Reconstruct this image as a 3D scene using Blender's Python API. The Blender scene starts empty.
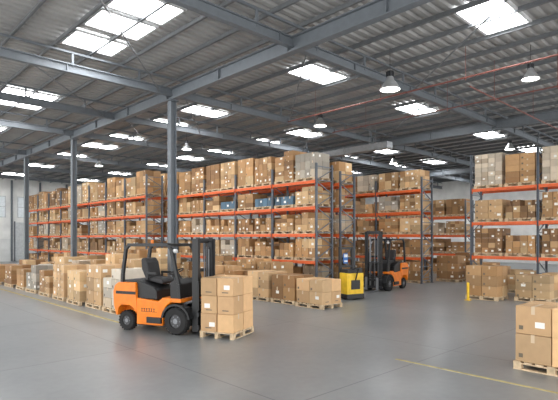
import bpy, bmesh, math, random
from mathutils import Vector, Matrix
from mathutils.bvhtree import BVHTree
random.seed(23)
S=bpy.context.scene
COL=S.collection
H=2.27; F=480.0; TH=math.radians(43.7)
CT,ST=math.cos(TH),math.sin(TH)
# building axes: X across the aisles, Y along the rack rows; camera stands at the origin
def to_cam(x,y): return (CT*x-ST*y, ST*x+CT*y)
def proj(x,y,z):
    a,d=to_cam(x,y)
    if d<0.5: return None
    return 279+F*a/d, 238+F*(H-z)/d, d

# ---------- materials ----------
def mat(name,col,rough=.6,metal=0,noise=.12,scale=6,emis=None,bump=0,spec=None):
    m=bpy.data.materials.new(name); m.use_nodes=True
    nt=m.node_tree; b=nt.nodes['Principled BSDF']
    b.inputs['Roughness'].default_value=rough; b.inputs['Metallic'].default_value=metal
    tc=nt.nodes.new('ShaderNodeTexCoord'); n=nt.nodes.new('ShaderNodeTexNoise')
    n.inputs['Scale'].default_value=scale; n.inputs['Detail'].default_value=4
    nt.links.new(tc.outputs['Object'],n.inputs['Vector'])
    r=nt.nodes.new('ShaderNodeValToRGB')
    r.color_ramp.elements[0].position=.3; r.color_ramp.elements[1].position=.7
    r.color_ramp.elements[0].color=[c*(1-noise) for c in col]+[1]
    r.color_ramp.elements[1].color=[min(1,c*(1+noise)) for c in col]+[1]
    nt.links.new(n.outputs['Fac'],r.inputs['Fac']); nt.links.new(r.outputs['Color'],b.inputs['Base Color'])
    if emis:
        b.inputs['Emission Color'].default_value=(*emis[0],1); b.inputs['Emission Strength'].default_value=emis[1]
    return m
M={}
M['orange']=mat('orange_paint',(.86,.22,.012),.35)
M['rackorange']=mat('rack_orange',(.70,.12,.025),.5)
M['post']=mat('upright_steel',(.15,.17,.20),.5,.1)
M['black']=mat('black_plastic',(.012,.013,.015),.45)
M['dark']=mat('dark_steel',(.03,.032,.036),.4,.3)
M['rubber']=mat('rubber',(.014,.014,.015),.8)
M['steel']=mat('steel',(.24,.25,.27),.4,.5)
M['hub']=mat('wheel_rim',(.08,.082,.088),.5,.2)
M['beam']=mat('roof_steel',(.125,.142,.16),.55,.0,noise=.08)
M['purlin']=mat('purlin_steel',(.14,.15,.16),.6,.0)
M['roof']=mat('roof_sheet',(.31,.31,.305),.6,.0,noise=.14,scale=.8)
M['wall']=mat('wall_panel',(.78,.78,.76),.7,scale=1)
M['wall2']=mat('wall_low',(.66,.67,.66),.7,scale=1)
M['sky']=mat('skylight_sheet',(.8,.85,.9),.4,emis=((.98,.985,.99),17))
M['bar']=mat('glazing_bar',(.6,.61,.62),.6)
M['lamp']=mat('lamp_glow',(.9,.9,.9),.4,emis=((1,.97,.9),10))
M['lampshade']=mat('lamp_aluminium',(.45,.46,.47),.35,.6)
M['red']=mat('red_pipe',(.17,.055,.042),.6)
M['yellow']=mat('yellow_paint',(.78,.50,.02),.45)
M['wood']=mat('pallet_wood',(.60,.46,.30),.8,noise=.3,scale=9)
M['tape']=mat('packing_tape',(.60,.47,.32),.3,noise=.05)
M['label']=mat('paper_label',(.84,.83,.79),.6,noise=.03)
M['ink']=mat('print_ink',(.15,.12,.085),.7)
M['white']=mat('white_paint',(.70,.71,.72),.5)
M['blue']=mat('blue_sign',(.03,.14,.42),.5)
M['glass']=mat('pane',(.60,.64,.66),.3,emis=((.9,.95,1),.15))
M['duct']=mat('duct_galvanised',(.22,.23,.24),.5,.2)
M['seat']=mat('seat_vinyl',(.025,.025,.028),.6)
M['greydoor']=mat('door_paint',(.55,.57,.58),.6)
M['yellowline']=mat('worn_line',(.46,.39,.17),.6,noise=.35,scale=5)
# cardboard with per-carton tone attribute
def cardboard():
    m=bpy.data.materials.new('cardboard'); m.use_nodes=True; nt=m.node_tree; b=nt.nodes['Principled BSDF']
    b.inputs['Roughness'].default_value=.7
    a=nt.nodes.new('ShaderNodeAttribute'); a.attribute_name='tone'
    tc=nt.nodes.new('ShaderNodeTexCoord'); n=nt.nodes.new('ShaderNodeTexNoise'); n.inputs['Scale'].default_value=7
    nt.links.new(tc.outputs['Object'],n.inputs['Vector'])
    mr=nt.nodes.new('ShaderNodeMapRange'); mr.inputs['To Min'].default_value=.87; mr.inputs['To Max'].default_value=1.1
    nt.links.new(n.outputs['Fac'],mr.inputs['Value'])
    mx=nt.nodes.new('ShaderNodeVectorMath'); mx.operation='SCALE'
    nt.links.new(a.outputs['Color'],mx.inputs[0]); nt.links.new(mr.outputs['Result'],mx.inputs['Scale'])
    nt.links.new(mx.outputs['Vector'],b.inputs['Base Color'])
    return m
M['card']=cardboard()
def floor_mat():
    m=bpy.data.materials.new('polished_concrete'); m.use_nodes=True; nt=m.node_tree; b=nt.nodes['Principled BSDF']
    tc=nt.nodes.new('ShaderNodeTexCoord')
    n1=nt.nodes.new('ShaderNodeTexNoise'); n1.inputs['Scale'].default_value=.35; n1.inputs['Detail'].default_value=8; n1.inputs['Roughness'].default_value=.62
    n2=nt.nodes.new('ShaderNodeTexNoise'); n2.inputs['Scale'].default_value=7; n2.inputs['Detail'].default_value=6
    nt.links.new(tc.outputs['Object'],n1.inputs['Vector']); nt.links.new(tc.outputs['Object'],n2.inputs['Vector'])
    add=nt.nodes.new('ShaderNodeMath'); add.operation='MULTIPLY_ADD'; add.inputs[1].default_value=.35
    nt.links.new(n2.outputs['Fac'],add.inputs[0]); nt.links.new(n1.outputs['Fac'],add.inputs[2])
    r=nt.nodes.new('ShaderNodeValToRGB'); r.color_ramp.elements[0].position=.4; r.color_ramp.elements[1].position=.95
    r.color_ramp.elements[0].color=(.175,.187,.195,1); r.color_ramp.elements[1].color=(.265,.277,.284,1)
    nt.links.new(add.outputs[0],r.inputs['Fac'])
    br=nt.nodes.new('ShaderNodeTexBrick'); br.offset=0; br.inputs['Scale'].default_value=1
    br.inputs['Brick Width'].default_value=4.6; br.inputs['Row Height'].default_value=4.6; br.inputs['Mortar Size'].default_value=.013
    br.inputs['Color1'].default_value=(1,1,1,1); br.inputs['Color2'].default_value=(.95,.95,.95,1); br.inputs['Mortar'].default_value=(.55,.55,.55,1)
    nt.links.new(tc.outputs['Object'],br.inputs['Vector'])
    mx=nt.nodes.new('ShaderNodeMix'); mx.data_type='RGBA'; mx.blend_type='MULTIPLY'; mx.inputs[0].default_value=1
    nt.links.new(r.outputs['Color'],mx.inputs[6]); nt.links.new(br.outputs['Color'],mx.inputs[7])
    nt.links.new(mx.outputs[2],b.inputs['Base Color'])
    b.inputs['Roughness'].default_value=.31
    return m
M['floor']=floor_mat()

# ---------- mesh helpers ----------
def bm_box(bm,c,s,mi=0,rot=None):
    g=bmesh.ops.create_cube(bm,size=1)
    mx=Matrix.Translation(c)@(rot.to_4x4() if rot else Matrix())@Matrix.Diagonal((*s,1))
    bmesh.ops.transform(bm,matrix=mx,verts=g['verts'])
    for f in {f for v in g['verts'] for f in v.link_faces}: f.material_index=mi
def bm_tube(bm,a,b,r,mi=0,seg=10,r2=None):
    a=Vector(a);b=Vector(b);d=b-a
    g=bmesh.ops.create_cone(bm,cap_ends=True,segments=seg,radius1=r,radius2=r if r2 is None else r2,depth=d.length)
    q=Vector((0,0,1)).rotation_difference(d.normalized())
    bmesh.ops.transform(bm,matrix=Matrix.Translation((a+b)/2)@q.to_matrix().to_4x4(),verts=g['verts'])
    for f in {f for v in g['verts'] for f in v.link_faces}: f.material_index=mi
def bm_bar(bm,a,b,w,mi=0):
    a=Vector(a);b=Vector(b);d=b-a
    q=Vector((0,0,1)).rotation_difference(d.normalized())
    bm_box(bm,(a+b)/2,(w,w,d.length),mi,q.to_matrix())
def bm_prism(bm,pts,y0,y1,mi=0):
    va=[bm.verts.new((x,y0,z)) for x,z in pts]; vb=[bm.verts.new((x,y1,z)) for x,z in pts]
    fs=[bm.faces.new(va),bm.faces.new(vb[::-1])]
    n=len(pts)
    for i in range(n): fs.append(bm.faces.new((va[i],vb[i],vb[(i+1)%n],va[(i+1)%n])))
    for f in fs: f.material_index=mi
def done(bm,name,mats,parent=None,loc=(0,0,0),rz=0,bevel=0,smooth=False,label=None,cat=None,kind=None,group=None):
    bmesh.ops.recalc_face_normals(bm,faces=bm.faces)
    me=bpy.data.meshes.new(name); bm.to_mesh(me); bm.free()
    for m in mats: me.materials.append(M[m])
    if smooth:
        for p in me.polygons: p.use_smooth=True
    o=bpy.data.objects.new(name,me); COL.objects.link(o)
    o.location=loc; o.rotation_euler=(0,0,rz)
    if parent: o.parent=parent
    if bevel:
        b=o.modifiers.new('bevel','BEVEL'); b.width=bevel; b.segments=3; b.limit_method='ANGLE'
    tag(o,label,cat,kind,group); return o
def tag(o,label=None,cat=None,kind=None,group=None):
    if label:o['label']=label
    if cat:o['category']=cat
    if kind:o['kind']=kind
    if group:o['group']=group
def empty(name,loc,rz=0,label=None,cat=None,group=None):
    o=bpy.data.objects.new(name,None); COL.objects.link(o); o.location=loc; o.rotation_euler=(0,0,rz); o.empty_display_size=.3
    tag(o,label,cat,None,group); return o
def boxes(name,lst,mats,**k):
    bm=bmesh.new()
    for t in lst: bm_box(bm,t[0],t[1],t[2] if len(t)>2 else 0)
    return done(bm,name,mats,**k)

# ---------- shell ----------
X0,X1,Y0,Y1=-4.,46.,-3.2,52.
RZ=8.1
boxes('floor',[(((X0+X1)/2,(Y0+Y1)/2,-.1),(X1-X0,Y1-Y0,.2))],['floor'],kind='structure',label='grey polished concrete slab with saw-cut joints')
bm=bmesh.new(); y=Y0; prof=[]
while y<Y1:
    prof+=[(y,RZ),(y+.13,RZ),(y+.17,RZ+.06),(y+.26,RZ+.06)]; y+=.30
prev=None
for (yy,zz) in prof:
    a=bm.verts.new((X0,yy,zz)); b=bm.verts.new((X1,yy,zz))
    if prev: bm.faces.new((prev[0],prev[1],b,a))
    prev=(a,b)
done(bm,'ceiling',['roof'],kind='structure',label='grey corrugated metal roof sheeting')
def wall(name,c,s,low=None):
    boxes(name,[(c,s,0)],['wall'],kind='structure',label='pale grey metal cladding wall')
wall('wall_far',((X0+X1)/2,Y1+.1,RZ/2),(X1-X0,.2,RZ))
wall('wall_side',(X1+.1,(Y0+Y1)/2,RZ/2),(.2,Y1-Y0,RZ))
boxes('trim_1',[(((X0+X1)/2,Y1-.03,1.1),(X1-X0,.06,2.2))],['wall2'],kind='structure')
boxes('trim_2',[((X1-.03,(Y0+Y1)/2,1.1),(.06,Y1-Y0,2.2))],['wall2'],kind='structure')
# wall framing posts
for i,x in enumerate((6.0,8.3,10.9,13.5,16.1,18.7)):
    boxes('trim_%d'%(i+3),[((x,Y1-.13,RZ/2-.1),(.16,.14,RZ-.2))],['beam'],kind='structure')
for i,x in enumerate((7.15,9.6,12.2,14.8,17.4)):
    bm=bmesh.new(); bm_box(bm,(x,Y1-.04,5.3),(1.5,.05,2.0),0)
    for dx in (-.75,0,.75): bm_box(bm,(x+dx,Y1-.08,5.3),(.07,.05,2.1),1)
    for dz in (-1.,0,1.): bm_box(bm,(x,Y1-.08,5.3+dz),(1.56,.05,.07),1)
    done(bm,'window_%d'%(i+1),['glass','greydoor'],kind='structure')
bm=bmesh.new(); x=14.8; bm_box(bm,(x,Y1-.09,1.9),(2.0,.06,3.8),0)
for k in range(8): bm_box(bm,(x,Y1-.13,.25+k*.48),(2.0,.03,.03),0)
for dx in (-1.03,1.03): bm_box(bm,(x+dx,Y1-.1,1.95),(.1,.12,3.9),1)
done(bm,'door_1',['greydoor','beam'],kind='structure')

# ---------- roof steel ----------
def ibeam(name,a,b,w,h,label,cat,group,m='beam'):
    a=Vector(a);b=Vector(b);d=b-a;L=d.length
    bm=bmesh.new(); t=.03
    bm_box(bm,(0,0,h/2-t/2),(L,w,t)); bm_box(bm,(0,0,-h/2+t/2),(L,w,t)); bm_box(bm,(0,0,0),(L,t,h-2*t))
    n=int(L/3)
    for i in range(1,n): bm_box(bm,(-L/2+i*L/n,0,0),(.02,w*.9,h-2*t))
    return done(bm,name,[m],loc=(a+b)/2,rz=math.atan2(d.y,d.x),label=label,cat=cat,group=group)
GZ=7.33
girder_x=(9.,22.,35.)
for x in girder_x:
    ibeam('roof_girder',(x,Y0,GZ+.02),(x,Y1-.25,GZ+.02),.22,.40,'grey painted steel I-beam girder under the roof','girder','main roof girders')
rafters=(-3.1,2.9,8.9,14.9,19.5,24.,31.5,38.,45.)
for y in rafters:
    ibeam('roof_rafter',(X0,y,GZ+.08),(X1,y,GZ+.08),.16,.27,'grey painted steel roof rafter','rafter','roof rafters')
px=-3.8
while px<X1:
    bm=bmesh.new(); L=Y1-Y0
    bm_box(bm,(0,0,0),(.02,L,.14)); bm_box(bm,(.03,0,.065),(.06,L,.01)); bm_box(bm,(-.03,0,-.065),(.06,L,.01))
    done(bm,'roof_purlin',['purlin'],loc=(px,(Y0+Y1)/2,RZ-.08),label='thin galvanised purlin under the roof sheeting',cat='purlin',group='roof purlins')
    px+=1.1
for y in rafters:
    bm=bmesh.new(); x=-3.25
    bm_box(bm,((X0+X1)/2,y,RZ-.2),(X1-X0,.07,.06))
    while x<X1:
        bm_box(bm,(x,y,RZ-.43),(.06,.06,.44)); x+=2.2
    done(bm,'rafter_packer',['beam'],label='grey steel packer strip on top of rafter',cat='roof steel',group='rafter packers')
for (a,b) in (((9.6,8.95),(14.8,14.85)),((3.4,8.95),(8.5,14.85)),((16.2,8.95),(21.5,14.85)),((9.6,14.95),(13.3,19.45)),((4.4,14.95),(8.5,19.45)),((22.4,8.95),(27.7,14.85)),((9.6,19.55),(13,23.95)),((16.5,14.95),(20.5,19.45)),((9.6,2.95),(14.8,8.85))):
    bm=bmesh.new(); bm_tube(bm,(a[0],a[1],7.33),(b[0],b[1],7.33),.022,seg=6)
    done(bm,'bracing_rod',['purlin'],label='thin steel diagonal bracing rod under roof',cat='roof brace',group='roof bracing rods')
def column(x,y,w=.23,top=GZ-.19):
    e=empty('steel_column',(x,y,0),label='grey painted steel column holding the roof girder',cat='column',group='roof columns')
    bm=bmesh.new(); t=.025
    bm_box(bm,(w/2-t/2,0,top/2),(t,w,top)); bm_box(bm,(-w/2+t/2,0,top/2),(t,w,top)); bm_box(bm,(0,0,top/2),(w-2*t,t,top))
    bm_box(bm,(0,0,top-.02),(w+.14,w+.14,.04))
    done(bm,'column_shaft',['beam'],parent=e)
    bm=bmesh.new(); bm_box(bm,(0,0,.02),(w+.2,w+.2,.04)); done(bm,'base_plate',['steel'],parent=e)
for y in (14.9,24.,31.5): column(9.,y)
column(22.,24.5); column(22.,38.)
# skylights
for i,(sx) in enumerate((-1.6,6.1,12.7,19.3,27.,33.6,40.2)):
    us=[5.2,11.3,18.2,21.6,26.2,29.6,34.5,41.,48.] if i>1 else [11.3,18.2,26.2,34.5,41.]
    if i==1: us=[11.0,12.4,14.1,21.,22.6,28.6,34.8,41.,48.]
    if i==3: us=us[1:]
    for y in us:
        if y+1.2>Y1: continue
        p=proj(sx,y,RZ)
        if p is None or p[0]<-260 or p[0]>800: continue
        W=1.5 if (i==1 and y<20) else 1.9; bm=bmesh.new()
        bm_box(bm,(0,0,0),(W,1.1,.02),0)
        for dy in (-.58,.58): bm_box(bm,(0,dy,-.02),(W+.1,.08,.06),1)
        for dx in (-W/2-.02,W/2+.02): bm_box(bm,(dx,0,-.02),(.05,1.16,.06),1)
        done(bm,'roof_skylight',['sky','bar'],loc=(sx-(.2 if W==1.5 else 0),y,RZ-.03),label='bright translucent rooflight panel in the roof sheeting',cat='skylight',group='rooflights')
# red sprinkler pipes
def pipe(a,b,r,name='sprinkler_pipe',m='red'):
    bm=bmesh.new(); bm_tube(bm,a,b,r,seg=8)
    a=Vector(a);b=Vector(b);n=int((b-a).length/3)
    for i in range(n):
        p=a.lerp(b,(i+.5)/n); bm_tube(bm,p,(p.x,p.y,RZ-.005),.008,seg=4); bm_tube(bm,(p.x,p.y,p.z-.08),p,.015,seg=6)
    done(bm,name,[m],label='dull red sprinkler pipe hanging under the roof',cat='pipe',group='sprinkler pipes')
pipe((13.9,2,7.05),(13.9,14,7.05),.026); pipe((16.6,3,7.0),(16.6,13.9,7.0),.02); pipe((14.2,6.5,6.85),(32,6.5,6.85),.02)
# duct
bm=bmesh.new(); bm_box(bm,(19.8,21,6.75),(.45,16,.3))
for k in range(8): bm_box(bm,(19.8,13.6+k*2.08,6.75),(.5,.05,.35))
for k in range(5):
    for dx in (-.24,.24): bm_tube(bm,(19.8+dx,14+k*3.4,6.85),(19.8+dx,14+k*3.4,RZ-.005),.012,seg=4)
done(bm,'ventilation_duct',['duct'],label='galvanised rectangular ventilation duct hung from roof',cat='duct')
# high-bay lamps
def highbay(a,d,z,s=1.):
    x=CT*a+ST*d; y=-ST*a+CT*d
    e=empty('high_bay_lamp',(x,y,z),label='aluminium bell-shaped high-bay lamp hanging from roof',cat='lamp',group='high-bay lamps')
    bm=bmesh.new(); prof=[(.09,.34),(.12,.24),(.2,.14),(.27,.02),(.29,-.04)]
    n=24; rings=[]
    for r,zz in prof: rings.append([bm.verts.new((s*r*math.cos(2*math.pi*k/n),s*r*math.sin(2*math.pi*k/n),s*zz)) for k in range(n)])
    for r1,r2 in zip(rings,rings[1:]):
        for k in range(n): bm.faces.new((r1[k],r1[(k+1)%n],r2[(k+1)%n],r2[k]))
    done(bm,'lamp_shade',['lampshade'],parent=e,smooth=True)
    bm=bmesh.new(); bm_tube(bm,(0,0,-.035*s),(0,0,-.02*s),.27*s,seg=24); done(bm,'lamp_diffuser',['lamp'],parent=e)
    bm=bmesh.new(); bm_tube(bm,(0,0,.32*s),(0,0,.5*s),.085*s,seg=16)
    for k in range(8): 
        an=k*math.pi/4; bm_box(bm,(.09*s*math.cos(an),.09*s*math.sin(an),.41*s),(.05*s,.012,.16*s),0,Matrix.Rotation(an,3,'Z'))
    done(bm,'lamp_ballast',['dark'],parent=e)
    bm=bmesh.new(); bm_tube(bm,(0,0,.5*s),(0,0,RZ-.005-z),.008,seg=5); done(bm,'hanging_rod',['dark'],parent=e)
for t in ((3.4,14.7,6.85,1.05),(7.6,14.5,7.1,.85),(1.8,21,7.2,.95),(-5.0,26,7.1,.9),(7.4,31,7.1,.9),(12.5,26,7.1,.9),(-12,32,7.1,.9)):
    highbay(*t)

# ---------- pallets and cartons ----------
bm=bmesh.new()
for k in range(7): bm_box(bm,(0,-.54+k*.18,.132),(1.0,.12,.022))
for kx in (-.45,0,.45):
    bm_box(bm,(kx,0,.112),(.1,1.2,.02)); bm_box(bm,(kx,0,.011),(.1,1.2,.022))
    for ky in (-.53,0,.53): bm_box(bm,(kx,ky,.062),(.1,.13,.08))
PAL=done(bm,'pallet',['wood']); PMESH=PAL.data; bpy.data.objects.remove(PAL)
PH=.143
def pallet(x,y,z,ang=0,group='pallets on the racks',label='wooden pallet carrying cardboard cartons',ps=(1,1)):
    o=bpy.data.objects.new('wooden_pallet',PMESH); COL.objects.link(o); o.location=(x,y,z); o.rotation_euler=(0,0,ang); o.scale=(ps[0],ps[1],1)
    tag(o,label,'pallet',None,group)
CART=[]
def tone(kind='tan'):
    if kind=='white': b=random.choice([(.72,.67,.60),(.70,.63,.54),(.70,.67,.62)])
    elif kind=='blue': b=(.33,.44,.52)
    elif kind=='light': b=random.choice([(.76,.62,.46),(.79,.66,.50)])
    else: b=random.choice([(.70,.555,.39),(.73,.60,.44),(.65,.50,.335),(.77,.65,.49),(.68,.52,.35),(.55,.41,.27)])
    k=random.uniform(.88,1.1)
    return tuple(min(.9,c*k) for c in b)
def load(x,y,z,h,ang=0,nx=None,ny=None,nz=None,group='cartons on the racks',kind='tan',L=1.16,W=.96,jag=.3,pgroup='pallets on the racks',ps=(1,1)):
    """cartons on a pallet; W along local x, L along local y"""
    pallet(x,y,z,ang,pgroup,ps=ps); z+=PH+.002
    nx=nx or 2; ny=ny or random.choice((2,3,3,4)); nz=nz or max(1,round(h/random.choice((.2,.26,.32,.42))))
    w=W/nx; l=L/ny; hh=h/nz; base=tone(kind); ca,sa=math.cos(ang),math.sin(ang)
    for i in range(nx):
        for j in range(ny):
            top=nz
            if random.random()<jag and nz>1: top=nz-1
            for k in range(top):
                lx=-W/2+w*(i+.5); ly=-L/2+l*(j+.5)
                kk=random.uniform(.88,1.1); t=tuple(min(.9,c*kk) for c in base) if random.random()<.7 else tone(kind)
                jx=random.uniform(-.006,.006)
                CART.append(dict(c=(x+ca*(lx+jx)-sa*ly,y+sa*(lx+jx)+ca*ly,z+k*hh),s=(w-.02,l-.018,hh-.006),a=ang+random.uniform(-.006,.006),t=t,g=group,lab=random.random(),kind='tan' if kind=='light' else kind))
def carton_bm(bm,lay,c,mx,which):
    sx,sy,sz=c['s']; 
    def q(p4,mi):
        vs=[bm.verts.new(mx@Vector(p)) for p in p4]; f=bm.faces.new(vs); f.material_index=mi
    if 'b' in which:
        g=bmesh.ops.create_cube(bm,size=1)
        bmesh.ops.transform(bm,matrix=mx@Matrix.Translation((0,0,sz/2))@Matrix.Diagonal((sx,sy,sz,1)),verts=g['verts'])
        for f in {f for v in g['verts'] for f in v.link_faces}:
            f.material_index=0
            for lp in f.loops: lp[lay]=(*c['t'],1)
    e=.0015; tw=.03; X=sx/2+e; Y=sy/2+e
    if 't' in which:
        vs=[bm.verts.new(mx@Vector(p)) for p in ((-X,-tw,sz*.72),(-X,tw,sz*.72),(-X,-tw,sz+e),(-X,tw,sz+e),(X,-tw,sz+e),(X,tw,sz+e),(X,-tw,sz*.72),(X,tw,sz*.72))]
        for k in range(0,6,2):
            f=bm.faces.new((vs[k],vs[k+1],vs[k+3],vs[k+2])); f.material_index=1
    r=c['lab']; w=min(.075,sy*.18,sx*.18); h=min(.05,sz*.18)
    cy=(r*7%1-.5)*(sy-3*w); cz=sz*(.35+.3*(r*13%1)); cx=(r*5%1-.5)*(sx-3*w)
    if 'l' in which: q([(-X,cy-w,cz-h),(-X,cy-w,cz+h),(-X,cy+w,cz+h),(-X,cy+w,cz-h)],2)
    if 'm' in which: q([(cx-w,-Y,cz-h),(cx+w,-Y,cz-h),(cx+w,-Y,cz+h),(cx-w,-Y,cz+h)],2)
    w=min(.035,sy*.09); cy=sy*.34; cz=sz*.22
    if 'i' in which: q([(-X,cy-w,cz-w),(-X,cy-w,cz+w),(-X,cy+w,cz+w),(-X,cy+w,cz-w)],3)
    if 'j' in which:
        w=min(.08,sx*.2); q([(-w,-Y,sz*.2-.012),(w,-Y,sz*.2-.012),(w,-Y,sz*.2+.012),(-w,-Y,sz*.2+.012)],3)

# ---------- racks ----------
def rack(x,y,nb,levels,post,depth=1.1,bay=2.7,label='orange-beamed steel pallet racking full of cartons'):
    e=empty('pallet_rack',(x,y,0),label=label,cat='pallet rack',group='pallet racks')
    for i in range(nb+1):
        yy=i*bay; bm=bmesh.new()
        for xx in (0.05,depth-.05):
            bm_box(bm,(xx,yy,post/2+.01),(.10,.035,post),0); bm_box(bm,(xx-.044,yy,post/2+.01),(.012,.10,post),0); bm_box(bm,(xx,yy,.006),(.16,.16,.012),0)
        z=.3; f=0
        while z<post-.5:
            a=(.05,yy,z) if f==0 else (depth-.05,yy,z); b=(depth-.05,yy,z+.5) if f==0 else (.05,yy,z+.5)
            bm_bar(bm,a,b,.035); bm_bar(bm,(.05,yy,z),(depth-.05,yy,z),.03); z+=.55; f=1-f
        for zz in (.15,post-.12): bm_bar(bm,(.05,yy,zz),(depth-.05,yy,zz),.035)
        done(bm,'upright_frame',['post'],parent=e)
    bm=bmesh.new(); bm_box(bm,(0,0,0),(.045,bay-.1,.12)); bm_box(bm,(.01,0,.05),(.06,bay-.1,.03))
    for s in (-1,1): bm_box(bm,(-.01,s*(bay/2-.045),-.02),(.06,.02,.22))
    b0=done(bm,'beam',['rackorange'],parent=e); me=b0.data; first=True
    for i in range(nb):
        for lv in levels:
            for xx in (.02,depth-.02):
                if first: o=b0; first=False
                else: o=bpy.data.objects.new('beam',me); COL.objects.link(o); o.parent=e
                o.location=(xx,(i+.5)*bay,lv-.067)
    return e
def fill(x,y,nb,levels,toph,depth=1.1,bay=2.7,whitep=.1,clear=.84,skip=.03,tj=.05):
    for i in range(nb):
        for li,lv in enumerate([0.]+list(levels)):
            top=(lv==levels[-1])
            for j in range(2):
                if random.random()<skip and not top: continue
                yy=y+i*bay+.70+j*1.29+random.uniform(-.01,.01)
                mh=clear if lv>0 else min(levels[0]-.35,1.0)
                h=random.uniform(.7,1.0)*mh
                if top: h=toph*random.choice((.75,.85,.92,.95,.85))
                r=random.random(); kind='white' if r<whitep else 'tan'
                if top and nb in (5,2) and i==0 and x<21 and x!=16.5: kind='white' if (nb==2 or j==0) else 'tan'
                if li==3 and x<16 and nb==5 and (i,j) in ((0,1),(1,0),(2,0)): kind='blue'; h=.38
                load(x+depth/2,yy,lv if lv>0 else .001,h,kind=kind,jag=tj if top else .22)
LA=(1.3,2.45,3.6,4.7)
rack(14.93,13.4,5,LA,5.4); fill(14.93,13.4,5,LA,1.4)
rack(13.4,25.0,8,LA,5.9); fill(13.4,25.0,8,LA,1.4,whitep=.15)
rack(16.5,13.4,2,LA,5.2); fill(16.5,13.4,2,LA,1.1)
rack(21.5,12.3,3,LA,5.3,); fill(21.5,12.3,3,LA,1.0)
rack(28.2,13.2,3,LA[:3],4.6); fill(28.2,13.2,3,LA[:3],1.1)
LD=(1.5,2.95,4.4)
rack(20.6,3.98,2,LD,5.9); fill(20.6,3.98,2,LD,1.4,clear=1.05,whitep=.1,tj=0)

# ---------- floor stacks ----------
FG='cartons stacked on floor pallets'; FP='pallets on the open floor'
def fs(x,y,h,ang=0,**k): load(x,y,.001,h,ang,group=FG,pgroup=FP,**k)
for i,(y,h) in enumerate(((14.0,1.2),(15.35,1.25),(16.75,1.0),(18.3,1.15),(19.9,.85),(21.6,1.0),(23.2,.75),(24.9,.85),(26.8,.8),(28.8,.7),(31.,.8))):
    fs(6.8+random.uniform(-.06,.06),y,h,random.uniform(-.03,.03),kind='white' if i in (0,5) else ('light' if i in (1,3) else 'tan'),nx=(1,2,2,2)[i%4],ny=(2,2,2,3)[i%4],nz=(4,3,3,4)[i%4],jag=.15)
for i,(y,h) in enumerate(((15.4,1.4),(16.85,1.55),(18.4,1.3),(20.1,1.2),(21.8,1.3),(23.6,1.0),(27.,1.0))): fs(8.0,y,h,random.uniform(-.03,.03),nx=2,ny=(2,3)[i%2],nz=4,jag=.15,kind='white' if i==3 else 'tan')
for y,h in ((18.2,1.7),(20.0,1.6),(21.8,1.5),(25.6,1.2),(28,1.3),(30,1.2)): fs(10.6,y,h,random.uniform(-.04,.04))
for y,h in ((30.,.8),(33.4,.9),(37.,.9)): fs(4.6,y,h,random.uniform(-.04,.04))
for i,(y,h) in enumerate(((10.6,.78),(11.9,.84),(13.2,.9),(14.5,.85),(15.8,1.0),(17.2,1.1))): fs(12.0+random.uniform(-.06,.06),y,h,random.uniform(-.03,.03),nz=3 if y>13 else 2,ny=2,kind='light' if i%2==0 else 'tan')
for y,h in ((14.3,1.15),(15.6,1.25),(16.9,1.1),(18.3,1.3)): fs(13.45,y,h,random.uniform(-.03,.03))
for x,y,h in ((18.0,7.6,1.1),(18.7,6.1,.8),(19.4,8.2,.6),(20.3,13.4,.9),(20.3,14.9,.8),(24.0,12.0,1.2),(24.4,10.4,.9),(26.5,12.2,1.3)):
    fs(x,y,h,random.uniform(-.05,.05),ny=2,jag=.1)
load(9.2,2.62,.001,.96,0,nx=2,ny=2,nz=2,jag=0,group='large cartons on the nearest pallet',pgroup=FP,kind='light')
load(9.25,1.25,.001,.55,0,nx=2,ny=2,nz=1,jag=0,group='large cartons on the nearest pallet',pgroup=FP,kind='light')

# ---------- forklift ----------
def wheel(par,x,y,r,w,name='wheel'):
    bm=bmesh.new(); n=28; prof=[(.5*r,-w/2),(.9*r,-w/2),(r,-w/2+.04),(r,w/2-.04),(.9*r,w/2),(.5*r,w/2)]
    rings=[[bm.verts.new((p[0]*math.cos(2*math.pi*k/n),p[1],p[0]*math.sin(2*math.pi*k/n))) for k in range(n)] for p in prof]
    for a,b in zip(rings,rings[1:]+rings[:1]):
        for k in range(n): bm.faces.new((a[k],a[(k+1)%n],b[(k+1)%n],b[k]))
    for k in range(20):
        an=2*math.pi*k/20
        bm_box(bm,(r*math.cos(an),0,r*math.sin(an)),(.02,w*.8,.03),0,Matrix.Rotation(-an,3,'Y'))
    wo=done(bm,name,['rubber'],parent=par,loc=(x,y,r),smooth=False)
    bm=bmesh.new(); bm_tube(bm,(0,-w*.36,0),(0,w*.36,0),.51*r,seg=24,mi=0); bm_tube(bm,(0,-w*.46,0),(0,w*.46,0),.2*r,seg=16,mi=1)
    for k in range(6):
        an=k*math.pi/3; c=(.36*r*math.cos(an),0,.36*r*math.sin(an)); bm_tube(bm,(c[0],-w*.42,c[2]),(c[0],w*.42,c[2]),.035*r+.004,seg=6,mi=1)
    done(bm,'hub',['hub','steel'],parent=wo)
def one(name,mats,parent,f,bevel=0,label=None):
    bm=bmesh.new(); f(bm); return done(bm,name,mats,parent=parent,bevel=bevel,label=label)
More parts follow.
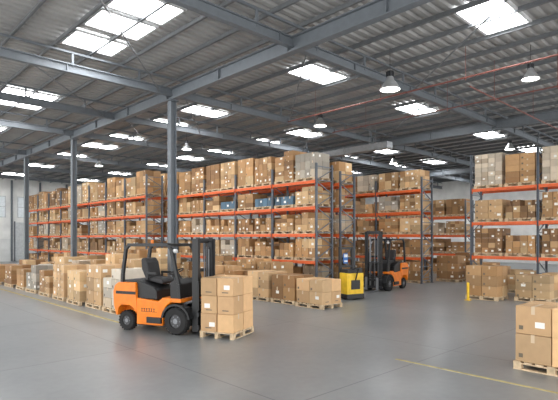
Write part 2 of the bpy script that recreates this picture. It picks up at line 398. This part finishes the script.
def forklift(loc,ang,label,mast_h=2.25,sc=1.,guard_h=2.10):
    e=empty('forklift',loc,ang,label=label,cat='forklift'); e.scale=(sc,)*3
    for s in (-1,1):
        wheel(e,.72,s*.46,.32,.22); wheel(e,-.76,s*.42,.24,.18)
    def f(bm):
        bm_prism(bm,[(-1.04,.36),(-1.12,.60),(-1.14,.95),(-1.09,1.1),(-.98,1.18),(-.46,1.19),(-.40,.48),(-.46,.46),(-.51,.56),(-.62,.62),(-.88,.62),(-.97,.54),(-1.0,.36)],-.55,.55)
        bm_box(bm,(-.78,0,.45),(.56,.5,.5))
    one('counterweight',['orange'],e,f,.07)
    def f(bm):
        bm_box(bm,(-1.135,0,.70),(.04,.5,.22)); bm_tube(bm,(-1.16,0,.36),(-1.16,0,.56),.03)
        bm_box(bm,(-1.10,0,.4),(.1,.2,.06)); bm_box(bm,(-1.10,0,.52),(.1,.2,.04))
    one('tow_hitch',['dark'],e,f)
    one('chassis',['orange'],e,lambda bm:bm_prism(bm,[(-.42,.18),(.34,.18),(.36,.42),(.43,.64),(.58,.76),(.62,.84),(.34,.86),(.22,.76),(-.42,.82)],-.54,.54),.025)
    one('underbody',['dark'],e,lambda bm:(bm_box(bm,(.72,0,.42),(.5,.6,.4)),bm_box(bm,(-.05,0,.17),(.9,.8,.06))))
    n=8; pts=[]
    for k in range(n+1):
        an=math.radians(10+k*160/n); pts.append((.72+.41*math.cos(an),.32+.41*math.sin(an)))
    for k in range(n,-1,-1):
        an=math.radians(10+k*160/n); pts.append((.72+.36*math.cos(an),.32+.36*math.sin(an)))
    for s in (-1,1):
        one('step',['black'],e,lambda bm:bm_box(bm,(.12,s*.56,.31),(.42,.06,.14)),.01)
        one('fender',['black'],e,lambda bm:bm_prism(bm,pts,s*.34,s*.57))
        one('side_stripe',['black'],e,lambda bm:bm_box(bm,(-.74,s*.553,.93),(.60,.012,.07)))
    def lt(bm):
        bm_box(bm,(-.05,-.543,.50),(.46,.004,.008))
        x=-.27
        for wd in (.035,.05,.04,.05,.035,.05): 
            bm_box(bm,(x+wd/2,-.543,.54),(.014,.006,.08)); bm_box(bm,(x+wd/2,-.543,.574),(wd,.006,.014)); x+=wd+.027
    one('side_lettering',['black'],e,lt,label='small dark lettering on the orange side')
    one('engine_hood',['black'],e,lambda bm:bm_prism(bm,[(-.96,1.14),(-.92,1.23),(-.5,1.26),(.02,1.10),(.12,1.02),(.14,.78),(-.45,.78),(-.45,1.14)],-.48,.48),.03)
    one('dashboard',['black'],e,lambda bm:bm_prism(bm,[(.50,.74),(.80,.74),(.78,1.18),(.66,1.30),(.50,1.22)],-.46,.46),.03)
    one('floor_cowl',['orange'],e,lambda bm:bm_box(bm,(.66,0,.80),(.38,1.06,.09)),.01)
    se=empty('seat',(0,0,0)); se.parent=e
    one('seat_cushion',['seat'],se,lambda bm:bm_prism(bm,[(-.38,1.22),(.12,1.13),(.16,1.19),(.08,1.28),(-.36,1.31)],-.25,.25),.04)
    one('backrest',['seat'],se,lambda bm:bm_prism(bm,[(-.38,1.22),(-.24,1.22),(-.34,1.66),(-.42,1.78),(-.54,1.76),(-.52,1.5)],-.24,.24),.04)
    for s in (-1,1):
        one('armrest',['black'],se,lambda bm:(bm_box(bm,(-.16,s*.29,1.40),(.3,.05,.06)),bm_box(bm,(-.28,s*.29,1.31),(.05,.04,.14))),.01)
    st=empty('steering',(0,0,0)); st.parent=e
    c=Vector((.36,0,1.44)); rot=Matrix.Rotation(math.radians(-25),3,'Y'); n=20; R=.18
    P=[c+rot@Vector((R*math.cos(2*math.pi*k/n),R*math.sin(2*math.pi*k/n),0)) for k in range(n)]
    def f(bm):
        for k in range(n): bm_tube(bm,P[k],P[(k+1)%n],.016,seg=6)
        for k in (0,7,13): bm_tube(bm,c,P[k],.01,seg=6)
    one('steering_wheel',['black'],st,f)
    one('steering_column',['black'],st,lambda bm:bm_tube(bm,(.6,0,1.14),c,.035))
    for k in range(3):
        one('control_lever',['black'],e,lambda bm:(bm_tube(bm,(.56,-.22-.06*k,1.15),(.50,-.22-.06*k,1.36),.009,seg=6),bm_tube(bm,(.502,-.22-.06*k,1.34),(.492,-.22-.06*k,1.39),.02,seg=8)))
    g=guard_h; gw=.47
    def f(bm):
        for s in (-1,1):
            pp=[(.80,s*gw,.76),(.76,s*gw,1.18),(.54,s*gw,g-.08),(.44,s*gw,g)]
            for a,b in zip(pp,pp[1:]): bm_bar(bm,a,b,.075)
            pp=[(-.90,s*gw,1.12),(-.89,s*gw,1.4),(-.80,s*gw,g-.1),(-.70,s*gw,g)]
            for a,b in zip(pp,pp[1:]): bm_bar(bm,a,b,.075)
            bm_bar(bm,(-.74,s*gw,g),(.48,s*gw,g),.075)
        for xx in (-.72,.46): bm_bar(bm,(xx,-gw,g),(xx,gw,g),.075)
        for k in range(9): bm_box(bm,(-.59+k*.118,0,g),(.03,2*gw,.05))
    one('overhead_guard',['black'],e,f,.008)
    for s in (-1,1): one('work_light',['white'],e,lambda bm:bm_tube(bm,(.58,s*.42,g-.14),(.66,s*.42,g-.14),.05,seg=14))
    one('beacon',['orange'],e,lambda bm:bm_tube(bm,(-.6,.3,g+.03),(-.6,.3,g+.12),.04,seg=12))
    ma=empty('mast',(0,0,0)); ma.parent=e
    def f(bm):
        for s in (-1,1):
            bm_box(bm,(1.09,s*.35,mast_h/2+.04),(.04,.07,mast_h-.08)); bm_box(bm,(1.215,s*.35,mast_h/2+.04),(.04,.07,mast_h-.08)); bm_box(bm,(1.155,s*.385,mast_h/2+.04),(.16,.016,mast_h-.08))
        for z in (.18,.9,1.5,mast_h-.06): bm_box(bm,(1.08,0,z),(.03,.74,.08))
    one('outer_rail',['black'],ma,f)
    def f(bm):
        for s in (-1,1): bm_box(bm,(1.17,s*.285,mast_h/2+.06),(.08,.05,mast_h-.06))
        for z in (.5,mast_h-.02): bm_box(bm,(1.19,0,z),(.05,.56,.07))
    one('inner_rail',['dark'],ma,f)
    for s in (-1,1):
        one('lift_cylinder',['steel'],ma,lambda bm:bm_tube(bm,(1.12,s*.2,.15),(1.12,s*.2,mast_h-.2),.03))
        one('tilt_cylinder',['steel'],ma,lambda bm:bm_tube(bm,(.55,s*.30,.62),(1.09,s*.30,.8),.03))
        one('lift_chain',['steel'],ma,lambda bm:bm_box(bm,(1.225,s*.1,mast_h*.5),(.015,.03,mast_h-.5)))
        one('hydraulic_hose',['black'],ma,lambda bm:bm_tube(bm,(1.23,s*.035,.4),(1.23,s*.035,mast_h-.1),.014,seg=6))
    ca=empty('carriage',(0,0,0)); ca.parent=e
    def f(bm):
        for z in (.2,.5): bm_box(bm,(1.28,0,z),(.05,.95,.09))
        for s in (-1,1): bm_box(bm,(1.24,s*.25,.4),(.05,.04,.5))
    one('carriage_plate',['dark'],ca,f)
    def f(bm):
        for z in (.6,1.25): bm_box(bm,(1.29,0,z),(.03,.95,.03))
        for k in range(6): bm_box(bm,(1.29,-.45+k*.18,.92),(.02,.02,.65))
    one('load_backrest',['black'],ca,f)
    for s in (-1,1):
        one('fork',['steel'],ca,lambda bm:(bm_box(bm,(1.325,s*.27,.33),(.04,.11,.56)),bm_prism(bm,[(1.3,.05),(1.3,.09),(2.2,.07),(2.26,.055)],s*.27-.055,s*.27+.055)))
    return e
FA=math.radians(-66.7); FX,FY=6.22,10.66
forklift((FX,FY,0),FA,'orange and black counterbalance forklift carrying a pallet of cartons')
lx=1.36+.44
load(FX+math.cos(FA)*lx,FY+math.sin(FA)*lx,.001,1.22,FA,nx=2,ny=2,nz=3,jag=0,group='cartons on the forklift pallet',pgroup=FP,L=1.0,W=.86,ps=(.87,.87),kind='light')
rx=CT*4.78+ST*21.4; ry=-ST*4.78+CT*21.4
forklift((rx,ry,0),math.radians(186),'orange and black forklift parked in the rack aisle',mast_h=2.6,sc=.98,guard_h=2.25)

# ---------- yellow pallet stacker ----------
e=empty('pallet_stacker',(14.35,11.2,0),math.radians(75),label='small yellow pedestrian pallet stacker with black mast and blue display',cat='pallet truck')
one('motor_housing',['yellow'],e,lambda bm:bm_prism(bm,[(-.38,.16),(.1,.16),(.1,.98),(-.36,.98),(-.38,.9)],-.38,.38),.02)
one('base_skirt',['black'],e,lambda bm:bm_box(bm,(-.14,0,.12),(.52,.8,.18)),.02)
one('control_panel',['black'],e,lambda bm:bm_box(bm,(-.14,0,1.04),(.44,.66,.14)),.01)
one('front_grille',['black'],e,lambda bm:bm_box(bm,(-.385,0,.55),(.02,.40,.34)))
def f(bm):
    for s in (-1,1): bm_box(bm,(.19,s*.28,1.0),(.12,.08,1.84))
    for z in (.15,1.2,1.5,1.88): bm_box(bm,(.19,0,z),(.07,.56,.09))
one('mast',['black'],e,f)
def f(bm):
    bm_box(bm,(.10,.10,1.5),(.03,.2,.38),0); bm_box(bm,(.08,.10,1.6),(.01,.15,.11),1); bm_box(bm,(.08,.10,1.40),(.01,.15,.06),1)
one('display_board',['blue','white'],e,f,label='blue and white display board')
for s in (-1,1): one('fork',['dark'],e,lambda bm:bm_box(bm,(.65,s*.24,.09),(.9,.14,.06)))
one('tiller',['black'],e,lambda bm:(bm_tube(bm,(-.3,0,.5),(-.55,0,1.15),.025),bm_tube(bm,(-.55,-.16,1.16),(-.55,.16,1.16),.03)))
for x,y in ((-.15,-.28),(-.15,.28),(1.0,-.24),(1.0,.24)):
    one('wheel',['rubber'],e,lambda bm:bm_tube(bm,(x,y-.05,.07),(x,y+.05,.07),.07,seg=16))
def bollard(x,y,h=.9):
    e=empty('bollard',(x,y,0),label='yellow steel safety bollard bolted to the floor',cat='bollard')
    one('bollard_tube',['yellow'],e,lambda bm:(bm_tube(bm,(0,0,.02),(0,0,h),.045,seg=18),bm_tube(bm,(0,0,h),(0,0,h+.03),.045,r2=.025,seg=18)))
    one('base_plate',['yellow'],e,lambda bm:bm_box(bm,(0,0,.01),(.2,.2,.02)))
bollard(17.1,7.9,.62)
# floor lines
def line(x,y0,y1,w=.1):
    boxes('floor_marking',[((x,(y0+y1)/2,.002),(w,y1-y0,.003))],['yellowline'],label='worn yellow painted line on the concrete floor',cat='floor marking',group='yellow floor lines')
line(7.8,2.0,5.0,.07); line(5.8,11.5,34.,.10)

# ---------- emit cartons: those that can be seen largest stay individual ----------
vs=[];fsx=[]
for c in CART:
    mx=Matrix.Translation(c['c'])@Matrix.Rotation(c['a'],4,'Z'); sx,sy,sz=c['s']; b=len(vs)
    for dx in (-1,1):
        for dy in (-1,1):
            for dz in (0,1): vs.append(mx@Vector((dx*sx/2,dy*sy/2,dz*sz)))
    for f4 in ((0,1,3,2),(4,6,7,5),(0,4,5,1),(2,3,7,6),(0,2,6,4),(1,5,7,3)): fsx.append([b+k for k in f4])
bvh=BVHTree.FromPolygons(vs,fsx)
eye=Vector((0,0,H))
def score(i,c):
    p=proj(*c['c'])
    if not p or p[0]<-5 or p[0]>563 or p[1]>408: return 0
    mx=Matrix.Translation(c['c'])@Matrix.Rotation(c['a'],4,'Z'); sx,sy,sz=c['s']; vis=0
    for a in (-.35,0,.35):
        for b in (.2,.5,.8):
            for q in ((-sx/2,a*sy,b*sz),(a*sx,-sy/2,b*sz)):
                t=mx@Vector(q); d=(t-eye); h=bvh.ray_cast(eye,d.normalized(),d.length+.5)
                if h[0] is not None and h[2]//6==i: vis+=1
    return vis/18*(sy+sx)*sz/(p[2]**2)
for i,c in enumerate(CART): c['sc']=score(i,c)
CART.sort(key=lambda c:-c['sc'])
ind=CART[:300]; rest=CART[300:]
mats4=['card','tape','label','ink']
for c in ind:
    p=proj(*c['c']); near=p[2]<16
    def mk(which,name,parent=None):
        bm=bmesh.new(); lay=bm.loops.layers.color.new('tone')
        carton_bm(bm,lay,c,Matrix(),which)
        me=bpy.data.meshes.new(name); bm.to_mesh(me); bm.free()
        for m in mats4: me.materials.append(M[m])
        o=bpy.data.objects.new(name,me); COL.objects.link(o)
        if parent: o.parent=parent
        return o
    lb=c['lab']
    if near:
        o=mk('b','cardboard_carton'); mk('t','packing_tape',o)
        if lb<.4: mk('l','shipping_label',o)
        if .2<lb<.6: mk('m','shipping_label',o)
        if lb>.3: mk('i','printed_symbol',o)
        if lb<.7: mk('j','printed_symbol',o)
        bv=o.modifiers.new('bevel','BEVEL'); bv.width=.006; bv.segments=1
    else: o=mk('bt'+('lm' if lb<.35 else 'i'),'cardboard_carton')
    o.location=c['c']; o.rotation_euler=(0,0,c['a'])
    where={'cartons on the racks':'on a rack shelf pallet','large cartons on the nearest pallet':'on a floor pallet','cartons on the forklift pallet':'on the forklift pallet'}.get(c['g'],'on a floor pallet')
    col={'white':'pale film-wrapped','blue':'light blue','tan':'brown cardboard'}[c['kind']]
    tag(o,'%s carton sealed with tape, %s'%(col,where),'box',None,c['g'])
bm=bmesh.new(); lay=bm.loops.layers.color.new('tone')
for c in rest:
    carton_bm(bm,lay,c,Matrix.Translation(c['c'])@Matrix.Rotation(c['a'],4,'Z'),'bl' if c['lab']<.35 and c['sc']>0 else 'b')
me=bpy.data.meshes.new('carton_stock'); bm.to_mesh(me); bm.free()
for m in mats4: me.materials.append(M[m])
o=bpy.data.objects.new('carton_stock',me); COL.objects.link(o); tag(o,'many distant brown cardboard cartons stored on the racks','boxes','stuff')

# ---------- camera, light ----------
cam=bpy.data.cameras.new('camera'); co=bpy.data.objects.new('camera',cam); COL.objects.link(co)
cam.sensor_width=36; cam.lens=F/558*36; cam.shift_y=38/558; cam.clip_end=200
co.location=(0,0,H)
fwd=Vector((ST,CT,0)); co.rotation_euler=fwd.to_track_quat('-Z','Y').to_euler()
S.camera=co
w=bpy.data.worlds.new('world'); S.world=w; w.use_nodes=True
bg=w.node_tree.nodes['Background']; bg.inputs['Color'].default_value=(1,.99,.97,1); bg.inputs['Strength'].default_value=2.4
S.view_settings.view_transform='Standard'
S.view_settings.exposure=.38
print('cartons',len(CART))
